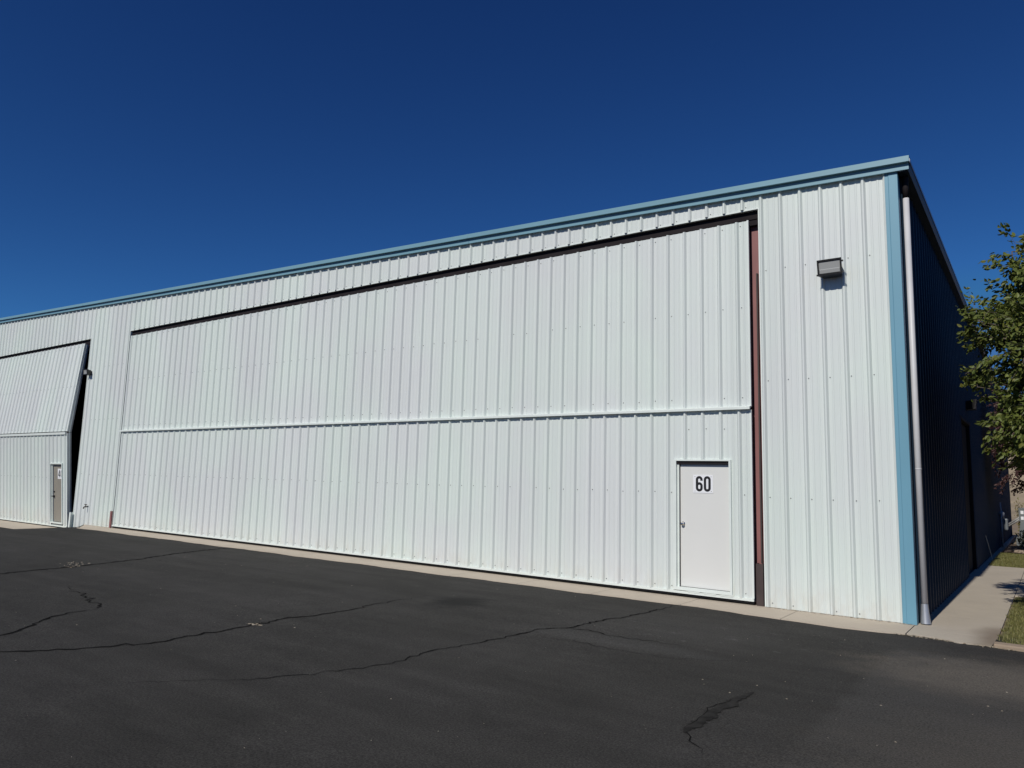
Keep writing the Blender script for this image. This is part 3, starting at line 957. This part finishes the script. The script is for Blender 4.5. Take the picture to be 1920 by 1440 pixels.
# cracks, tar repair
PIX = {
 'A': [(-12.9, -6.9), (-13.06, -6.31), (-13.19, -5.77), (-13.24, -5.22), (-13.4, -4.48), (-13.67, -3.61), (-14.27, -2.46), (-14.57, -1.64), (-14.77, -0.81)],
 'B': [(-7.53, -8.53), (-7.67, -8.19), (-7.75, -8.03), (-7.97, -7.79), (-8.21, -7.59), (-8.42, -7.36), (-8.54, -7.06), (-8.6, -6.74)],
 'B2': [(-8.6, -6.74), (-9.19, -6.56), (-9.61, -6.45), (-10.17, -6.32), (-10.89, -6.12)],
 'C': [(-6.99, -8.7), (-6.87, -8.47), (-6.62, -8.14), (-6.41, -7.72), (-6.21, -7.32), (-6.24, -6.95), (-6.22, -6.57), (-6.26, -6.06), (-6.33, -5.55), (-6.22, -5.14), (-6.23, -4.59), (-6.36, -3.98), (-6.37, -3.32), (-6.36, -2.86)],
 'D': [(-4.9, -8.2), (-4.68, -7.89), (-4.35, -7.59), (-4.13, -7.25), (-3.97, -6.9), (-3.81, -6.52), (-3.74, -6.2), (-3.81, -5.71), (-3.84, -5.51), (-3.71, -5.04), (-3.63, -4.35), (-3.62, -3.81), (-3.37, -3.49), (-3.35, -2.83), (-3.22, -2.17), (-3.16, -1.45), (-3.13, -0.77)],
 'E': [(-3.37, -3.49), (-2.99, -3.47), (-2.6, -3.53), (-2.22, -3.45), (-1.77, -3.44)],
 'F': [(-3.55, -4.33), (-3.05, -4.11), (-2.39, -4.16), (-1.73, -4.11), (-1.09, -3.68)],
 'T': [(-0.7, -6.2), (-0.62, -6.28), (-0.52, -6.43), (-0.44, -6.54)],
}
def crack(pts, w0, taper0, taper1, name='crack', mat='crack', sub=14, jit=0.022):
    P = [np.array(p, float) for p in pts]
    dense = []
    for p, q in zip(P[:-1], P[1:]):
        L = np.linalg.norm(q - p)
        n = max(2, int(L * sub))
        for k in range(n):
            t_ = k / n
            nrm = np.array([-(q - p)[1], (q - p)[0]]) / max(L, 1e-6)
            dense.append(p + (q - p) * t_ + nrm * rng.normal(0, jit) * (0.35 if k == 0 else 1))
    dense.append(P[-1])
    D = np.array(dense)
    n = len(D)
    mb = MB()
    for k in range(n):
        tng = D[min(k + 1, n - 1)] - D[max(k - 1, 0)]
        tng = tng / (np.linalg.norm(tng) + 1e-9)
        nr = np.array([-tng[1], tng[0]])
        s_ = k / (n - 1)
        wv = w0 * rng.uniform(0.45, 1.35) * min(1, 0.15 + s_ / max(taper0, 1e-3)) * min(1, 0.15 + (1 - s_) / max(taper1, 1e-3))
        for sg in (-1, 1):
            x_, y_ = D[k] + nr * wv * 0.5 * sg
            z_ = float(asph_z(np.array(x_), np.array(y_))) + 0.005
            mb.v.append((x_, y_, z_))
    for k in range(n - 1):
        mb.f.append((2 * k, 2 * k + 1, 2 * k + 3, 2 * k + 2)); mb.m.append(0)
    return mb.build(name, M[mat], asphalt)
crack(PIX['A'], 0.062, 0.02, 0.02)
crack(PIX['B'], 0.042, 0.02, 0.3)
crack(PIX['B2'], 0.030, 0.1, 0.6, jit=0.05)
crack(PIX['C'], 0.036, 0.02, 0.45)
crack(PIX['D'], 0.028, 0.6, 0.1)
crack(PIX['E'], 0.022, 0.1, 0.8)
crack(PIX['F'], 0.014, 0.3, 0.9)
crack(PIX['T'], 0.016, 0.1, 0.8)
crack([(-13.67, -3.61), (-13.2, -3.4), (-12.6, -3.45)], 0.012, 0.1, 0.9)
# irregular tar repair along the short crack in the foreground
pc = [(-0.70, -6.22, 0.02), (-0.715, -6.10, 0.055), (-0.70, -5.98, 0.075), (-0.71, -5.86, 0.060), (-0.69, -5.75, 0.085), (-0.72, -5.62, 0.075), (-0.72, -5.50, 0.05),
      (-0.70, -5.38, 0.065), (-0.68, -5.27, 0.085), (-0.71, -5.15, 0.060), (-0.68, -5.03, 0.05), (-0.675, -4.90, 0.035), (-0.66, -4.78, 0.012)]
mb = MB()
Pd = np.array(pc)
tt = np.linspace(0, len(pc) - 1, 70)
Xc = np.interp(tt, range(len(pc)), Pd[:, 0]); Yc = np.interp(tt, range(len(pc)), Pd[:, 1]); Wc = np.interp(tt, range(len(pc)), Pd[:, 2])
for k in range(70):
    for sg in (-1, 1):
        x_ = Xc[k] + sg * Wc[k] * 0.72 * rng.uniform(0.6, 1.3); y_ = Yc[k] + rng.normal(0, 0.004)
        mb.v.append((x_, y_, float(asph_z(np.array(x_), np.array(y_))) + 0.0045))
for k in range(69):
    mb.f.append((2 * k, 2 * k + 1, 2 * k + 3, 2 * k + 2)); mb.m.append(0)
mb.build('tar_patch', M['tar'], asphalt)
crack([(-0.74, -6.15), (-0.745, -5.9), (-0.765, -5.6), (-0.75, -5.3), (-0.73, -5.05)], 0.008, 0.2, 0.2)

# small pale bits scattered on the asphalt and along the concrete edge
def chips(name, pts, size, mat, label):
    V, F = [], []
    for (x_, y_, z_) in pts:
        s_ = size * rng.uniform(0.4, 1.5); a_ = rng.uniform(0, 6.28); el = rng.uniform(0.15, 0.6)
        dx, dy = math.cos(a_) * s_, math.sin(a_) * s_
        nx, ny = -math.sin(a_) * s_ * el, math.cos(a_) * s_ * el
        k = len(V)
        V += [(x_ - dx, y_ - dy, z_ + 0.003), (x_ + nx, y_ + ny, z_ + 0.004 + s_ * 0.35), (x_ + dx, y_ + dy, z_ + 0.003), (x_ - nx, y_ - ny, z_ + 0.003)]
        F += [(k, k + 3, k + 1), (k + 3, k + 2, k + 1)]
    me = bpy.data.meshes.new(name); me.from_pydata(V, [], F); me.materials.append(mat); me.update()
    o = bpy.data.objects.new(name, me); COL.objects.link(o)
    tag(o, label, 'litter', kind='stuff')
    return o
pts = []
for _ in range(170):
    x_, y_ = rng.uniform(-14, 3), rng.uniform(-9.5, -1.0)
    pts.append((x_, y_, float(asph_z(np.array(x_), np.array(y_)))))
for _ in range(80):
    x_, y_ = rng.uniform(-1.5, 2.5), rng.uniform(-7.5, -1.5)
    pts.append((x_, y_, float(asph_z(np.array(x_), np.array(y_)))))
chips('gravel_bits', pts, 0.0085, M['litter'], 'small pale bits of debris scattered over the asphalt')
pts = []
for cx_, cy_, n_, sp_ in ((-6.28, -5.98, 26, 0.055), (-13.31, -5.05, 22, 0.12), (-13.75, -4.8, 22, 0.14)):
    for _ in range(n_):
        pts.append((cx_ + rng.normal(0, sp_), cy_ + rng.normal(0, sp_ * 0.7), -0.010))
o = chips('dry_weed_clump', pts, 0.022, M['litter'], 'pale dry weed clumps growing out of the asphalt cracks')
o['category'] = 'weeds'
pts = []
for _ in range(420):
    x_ = -0.15 + 1.3 * rng.uniform(0, 1) ** 0.8
    pts.append((x_, -0.86 - 0.05 * max(0, x_) + rng.normal(0, 0.035), -0.010))
for _ in range(130):
    x_ = rng.uniform(-2, 0.0)
    pts.append((x_, -0.045 - abs(rng.normal(0, 0.015)), 0.001))
chips('dry_leaf_litter', pts, 0.015, M['litter'], 'dry leaf litter along the edge of the sidewalk')

# grass blades
def blades(name, regions, label):
    V, F = [], []
    for (x0, x1, y0, y1, n, hgt, z) in regions:
        xx = rng.uniform(x0, x1, n); yy = rng.uniform(y0, y1, n)
        xx = xx + 0.03 * np.sin(yy * 9) + 0.03 * np.sin(yy * 23)
        hh = hgt * rng.uniform(0.5, 1.25, n); aa = rng.uniform(0, 6.28, n); ln_ = rng.uniform(0.1, 0.9, n)
        for k in range(n):
            w_ = 0.005
            ca, sa = math.cos(aa[k]), math.sin(aa[k])
            i = len(V)
            V += [(xx[k] - sa * w_, yy[k] + ca * w_, z), (xx[k] + sa * w_, yy[k] - ca * w_, z),
                  (xx[k] + ca * hh[k] * ln_[k], yy[k] + sa * hh[k] * ln_[k], z + hh[k])]
            F.append((i, i + 1, i + 2))
    me = bpy.data.meshes.new(name); me.from_pydata(V, [], F); me.materials.append(M['grass']); me.update()
    o = bpy.data.objects.new(name, me); COL.objects.link(o)
    tag(o, label, 'grass', kind='stuff')
    return o
blades('lawn', [(0.97, 2.6, -0.72, 4.55, 42000, 0.05, -0.03), (2.6, 6.0, -0.72, 4.55, 14000, 0.06, -0.03),
                (0.17, 2.6, 10.95, 16.2, 42000, 0.05, -0.03), (2.6, 6.0, 10.95, 16.2, 12000, 0.06, -0.03)],
       'short yellow green lawn beside the concrete sidewalk')
ls = MB()
ls.box(0.945, 6.0, -0.73, 4.62, -0.1, -0.018)
ls.box(0.15, 6.0, 10.90, 16.3, -0.1, -0.018)
M['turf'] = simple('turf_soil', (0.14, 0.125, 0.055), 0.95, var=0.4, vscale=(12, 12, 12), bmp=0.6)
o = ls.build('turf_ground', M['turf']); tag(o, kind='structure')

# ------------------------------------------------------------------ trees
def leaves_mesh(name, P, D, size, mat, parent, base, droop=0.6):
    """P leaf bases (n,3), D leaf directions"""
    n = len(P)
    D = D + rng.normal(0, 0.45, (n, 3)); D[:, 2] -= droop
    D /= np.linalg.norm(D, axis=1, keepdims=True)
    Rn = rng.normal(0, 1, (n, 3))
    Sd = np.cross(D, Rn); Sd /= np.linalg.norm(Sd, axis=1, keepdims=True)
    Nn = np.cross(Sd, D)
    s_ = size * rng.uniform(0.6, 1.25, n)[:, None]
    w_ = s_ * 0.27
    V = np.empty((n, 6, 3))
    V[:, 0] = P
    V[:, 1] = P + D * s_ * 0.35 + Sd * w_ + Nn * s_ * 0.06
    V[:, 2] = P + D * s_ * 0.70 + Sd * w_ * 0.8 + Nn * s_ * 0.02
    V[:, 3] = P + D * s_ - Nn * s_ * 0.12
    V[:, 4] = P + D * s_ * 0.70 - Sd * w_ * 0.8 + Nn * s_ * 0.02
    V[:, 5] = P + D * s_ * 0.35 - Sd * w_ + Nn * s_ * 0.06
    V = V.reshape(-1, 3) - np.array(base)
    i = np.arange(n) * 6
    F = np.concatenate([np.stack([i, i + 1, i + 2, i + 3], 1), np.stack([i, i + 3, i + 4, i + 5], 1)])
    me = bpy.data.meshes.new(name)
    me.from_pydata(V.tolist(), [], F.tolist()); me.materials.append(mat); me.update()
    o = bpy.data.objects.new(name, me); COL.objects.link(o); o.parent = parent
    return o

def make_tree(name, base, fork_z, center, rad, nclus, leafn, size, mat, label, cat, keep, trunk_r=0.11, extra=(), twig=0.55, droop=0.6, hollow=0.35, group=None):
    base = np.array(base, float); center = np.array(center, float); rad = np.array(rad, float)
    e = empty(name, tuple(base)); tag(e, label, cat, group)
    tb = MB()
    fork = base + np.array([rng.normal(0, .08), rng.normal(0, .08), fork_z])
    tb.tube([base, base + (fork - base) * 0.5 + rng.normal(0, .03, 3), fork], [trunk_r * 1.25, trunk_r, trunk_r * 0.85], 10)
    # main limbs
    limbs = []
    nl = 7
    for k in range(nl):
        a_ = 2 * math.pi * k / nl + rng.uniform(-.3, .3)
        tip = center + rad * np.array([math.cos(a_) * 0.62, math.sin(a_) * 0.62, rng.uniform(-0.15, 0.7)])
        mid = fork + (tip - fork) * 0.5 + np.array([0, 0, rng.uniform(.1, .4)])
        q = [fork, fork + (mid - fork) * 0.5 + rng.normal(0, .06, 3), mid, mid + (tip - mid) * 0.5 + rng.normal(0, .08, 3), tip]
        limbs.append(q)
        tb.tube([tuple(p) for p in q], [trunk_r * .6, trunk_r * .48, trunk_r * .36, trunk_r * .24, trunk_r * .12], 7)
    LP = np.array([p for q in limbs for p in (q[1], q[2], (q[2] + q[3]) / 2, q[3], q[4])])
    Ps, Ds = [], []
    cl = []
    while len(cl) < nclus:
        d_ = rng.normal(0, 1, 3); d_ /= np.linalg.norm(d_)
        rr = rng.uniform(hollow, 1.0) ** 0.5
        lump = 0.86 + 0.16 * math.sin(d_[0] * 5 + 1) * math.cos(d_[2] * 6 + d_[1] * 4)
        p = center + rad * d_ * rr * lump
        if keep(p): cl.append(p)
    cl += [np.array(x_, float) for x_ in extra]
    for p in cl:
        dd = np.linalg.norm(LP - p, axis=1) + 0.5 * np.maximum(0, LP[:, 2] - p[2])
        st_ = LP[np.argmin(dd)]
        m1 = st_ + (p - st_) * 0.5 + rng.normal(0, .07, 3) + np.array([0, 0, 0.06])
        tb.tube([tuple(st_), tuple(m1), tuple(p)], [trunk_r * .13, trunk_r * .09, trunk_r * .045], 5, cap=False)
        ax = (p - st_); ax /= np.linalg.norm(ax) + 1e-6
        for _ in range(5):
            td = ax * 0.8 + rng.normal(0, .65, 3); td[2] += 0.1; td /= np.linalg.norm(td)
            L = twig * rng.uniform(.5, 1.2)
            tip = p + td * L; tip[2] -= 0.12 * L
            if not keep(tip): continue
            tb.tube([tuple(p), tuple(p + td * L * .5), tuple(tip)], [trunk_r * .045, trunk_r * .032, trunk_r * .015], 4, cap=False)
            n = leafn
            t_ = rng.uniform(0.1, 1.05, n)[:, None]
            Ps.append(p + td * L * t_ + rng.normal(0, .035, (n, 3)) - np.array([0, 0, 0.12 * L]) * t_ ** 2)
            Ds.append(np.repeat(td[None], n, 0))
    Ps = np.concatenate(Ps); Ds = np.concatenate(Ds)
    tb.build('trunk', M['bark'], e)
    leaves_mesh('crown', Ps, Ds, size, mat, e, base, droop)
    return e

make_tree('deciduous_tree', (3.4, 1.4, -0.02), 1.7, (3.2, 1.2, 3.75), (2.76, 2.2, 2.4), 640, 36, 0.078, M['leaf'],
          'green leafy tree with drooping leaves beside the shaded blue wall', 'tree',
          lambda p: p[0] > 0.57 + 0.34 * max(0.0, p[2] - 4.2) and p[2] > 2.05 + 0.5 * max(0.0, 1.3 - p[0]), trunk_r=0.10, twig=0.46)
make_tree('plum_tree', (2.3, 14.6, -0.02), 1.3, (1.75, 14.3, 3.5), (1.85, 1.8, 2.0), 230, 30, 0.08, M['plum'],
          'dark purple leaved tree in the shade behind the green tree', 'tree',
          lambda p: p[0] > 0.2 and p[2] > 1.6, trunk_r=0.09)

def bush(name, base, r_, h_, n, mat, label):
    base = np.array(base, float)
    e = empty(name, tuple(base)); tag(e, label, 'bush')
    tb = MB(); Ps, Ds = [], []
    for k in range(16):
        a_ = rng.uniform(0, 6.28); q = rng.uniform(0.1, 1)
        tip = base + np.array([math.cos(a_) * r_ * q, math.sin(a_) * r_ * q, h_ * rng.uniform(.55, 1)])
        m_ = base + (tip - base) * np.array([.35, .35, .55])
        tb.tube([tuple(base), tuple(m_), tuple(tip)], [0.014, 0.009, 0.004], 5, cap=False)
        t_ = rng.uniform(0.15, 1.0, n)[:, None]
        Ps.append(base + (tip - base) * t_ + rng.normal(0, .07, (n, 3)))
        Ds.append(np.repeat((tip - base)[None] / np.linalg.norm(tip - base), n, 0))
    tb.build('stem', M['bark'], e)
    leaves_mesh('foliage', np.concatenate(Ps), np.concatenate(Ds), 0.08, mat, e, base, 0.1)
bush('weedy_bush', (0.62, 24.5, 0.05), 0.55, 1.5, 60, M['weed'], 'yellow green weedy bush behind the grey utility cabinet')
bush('low_bush', (0.9, 18.0, 0.0), 0.5, 0.55, 50, M['weed'], 'low dry bush in the shaded bed in front of the grey cabinet')

# flat stones at the lawn edge
for (cx_, cy_, sx_, sy_, lab) in ((0.78, 16.5, 0.42, 0.22, 'flat tan stone at the far lawn edge, nearer the hangar'), (1.75, 16.6, 0.5, 0.25, 'flat tan stone at the far lawn edge, away from the hangar')):
    mb = MB()
    ring_ = []
    for k in range(10):
        a_ = 2 * math.pi * k / 10
        q = rng.uniform(.8, 1.1)
        ring_.append((math.cos(a_) * sx_ * q, math.sin(a_) * sy_ * q))
    mb.prism(ring_, [lambda x_, y_: (cx_ + x_, cy_ + y_, -0.05), lambda x_, y_: (cx_ + x_ * .96, cy_ + y_ * .95, 0.06), lambda x_, y_: (cx_ + x_ * .8, cy_ + y_ * .78, 0.09)])
    o = mb.build('edging_stone', M['stone'], None, loc=(cx_, cy_, 0), bevel=0.01)
    tag(o, lab, 'stone', 'edging stones')

# ------------------------------------------------------------------ utilities at the far end of the side wall
cb = MB()
cb.box(0.56, 1.35, 20.2, 20.75, 0.86, 1.30)
cb.box(0.54, 1.37, 20.18, 20.77, 1.30, 1.325)
cb.prism([(0.52, 0.30), (1.40, 0.30), (1.33, 0.86), (0.60, 0.86)], [lambda x_, z_: (x_, 20.15, z_), lambda x_, z_: (x_, 20.8, z_)])
cb.box(0.45, 1.5, 20.05, 20.9, -0.02, 0.30)
cab = cb.build('utility_cabinet', M['grey_box'], None, loc=(0.95, 20.45, 0), bevel=0.012)
tag(cab, 'grey utility cabinet with white stickers behind the far lawn', 'utility cabinet')
for z in (0.92, 1.12):
    for x_ in (0.62, 0.73):
        q = MB(); q.box(x_, x_ + 0.085, 20.196, 20.1995, z, z + 0.11)
        q.build('sticker', M['plate'], cab)
for dz in (0, 0.07):
    q = MB()
    q.tube([(0.03, 20.9, 0.62 + dz), (0.20, 20.75, 0.64 + dz), (0.42, 20.5, 0.80 + dz), (0.60, 20.40, 0.95 + dz)], 0.028, 8)
    q.build('conduit', M['grey_pipe'], cab, smooth=True)

gm = MB()
gm.tube([(0.10, 18.9, 0.0), (0.10, 18.9, 1.0), (0.12, 19.0, 1.1), (0.12, 19.5, 1.1), (0.12, 19.55, 0.95)], 0.03, 10)
gm.tube([(0.12, 19.85, 0.95), (0.12, 19.9, 1.15), (0.05, 19.95, 1.2), (0.03, 19.95, 1.5)], 0.03, 10)
met = gm.build('gas_meter', M['grey_pipe'], None, loc=(0.1, 19.4, 0), smooth=True)
tag(met, 'grey gas meter with bent pipes at the far end of side wall', 'gas meter')
gm = MB()
gm.box(0.05, 0.26, 19.5, 19.9, 0.55, 0.95)
gm.build('meter_body', M['grey_box'], met, bevel=0.04)
gm = MB()
gm.tube([(0.09, 19.2, 1.02), (0.09, 19.2, 1.06), (0.09, 19.2, 1.16), (0.09, 19.2, 1.19)], [0.05, 0.10, 0.10, 0.05], 14)
gm.build('regulator', M['grey_pipe'], met, smooth=True)

rd = MB()
rd.tube([(0.13, 13.05, 0.0), (0.045, 12.42, 0.66)], 0.010, 6)
o = rd.build('rod', M['rod'], None, loc=(0.13, 13.05, 0))
tag(o, 'thin pale rod leaning against the shaded side wall', 'rod')

# ------------------------------------------------------------------ light
SUN_EL = 39.7
W_ = bpy.data.worlds.new('World'); SC.world = W_; W_.use_nodes = True
nt = W_.node_tree
bg = nt.nodes['Background']
sky = N(nt, 'ShaderNodeTexSky', sky_type='NISHITA')
sky.sun_disc = False
sky.sun_elevation = R(SUN_EL)
sky.sun_rotation = R(180)
sky.altitude = 2500
sky.air_density = 0.8
sky.dust_density = 0.0
sky.ozone_density = 5.0
tnt = N(nt, 'ShaderNodeVectorMath', operation='MULTIPLY')
tnt.inputs[1].default_value = (0.34, 0.84, 1.52)      # deep high-desert blue
nt.links.new(sky.outputs[0], tnt.inputs[0])
spx = N(nt, 'ShaderNodeSeparateXYZ'); nt.links.new(tnt.outputs[0], spx.inputs[0])
cmb = N(nt, 'ShaderNodeCombineXYZ')
for ch, pw, gain, top in (('X', 1.45, 2.2, 1.0), ('Y', 1.40, 1.02, 3.0), ('Z', 1.15, 0.77, 7.4)):
    v_ = math_n(nt, 'MULTIPLY', math_n(nt, 'POWER', spx.outputs[ch], pw), gain)
    nt.links.new(math_n(nt, 'MINIMUM', v_, top), cmb.inputs[ch])
nt.links.new(cmb.outputs[0], bg.inputs['Color'])
bg.inputs['Strength'].default_value = 0.05
sl = bpy.data.lights.new('sun', 'SUN')
sl.energy = 3.4
sl.angle = R(0.53)
sl.color = (1.0, 0.955, 0.875)
so = bpy.data.objects.new('sun', sl); COL.objects.link(so)
so.rotation_euler = (R(90 - SUN_EL), 0, R(-0.25))
so.location = (0, -20, 30)

# ------------------------------------------------------------------ camera
cam = bpy.data.cameras.new('camera')
co = bpy.data.objects.new('camera', cam); COL.objects.link(co)
Rv = Vector((0.80784404, 0.58879606, 0.02659332)); Uv = Vector((0.05589167, -0.12144503, 0.99102332)); Fv = Vector((-0.58674026, 0.79910594, 0.13101744))
mt = Matrix(((Rv.x, Uv.x, -Fv.x), (Rv.y, Uv.y, -Fv.y), (Rv.z, Uv.z, -Fv.z))).to_4x4()
mt.translation = Vector((1.59478181, -11.60367137, 1.78807602))
co.matrix_world = mt
cam.sensor_fit = 'HORIZONTAL'; cam.sensor_width = 36
cam.lens = 36 * 1378.354 / 1920
cam.clip_start = 0.05; cam.clip_end = 3000
SC.camera = co
SC.view_settings.view_transform = 'Standard'
SC.view_settings.look = 'None'
SC.view_settings.exposure = 0
SC.view_settings.gamma = 1
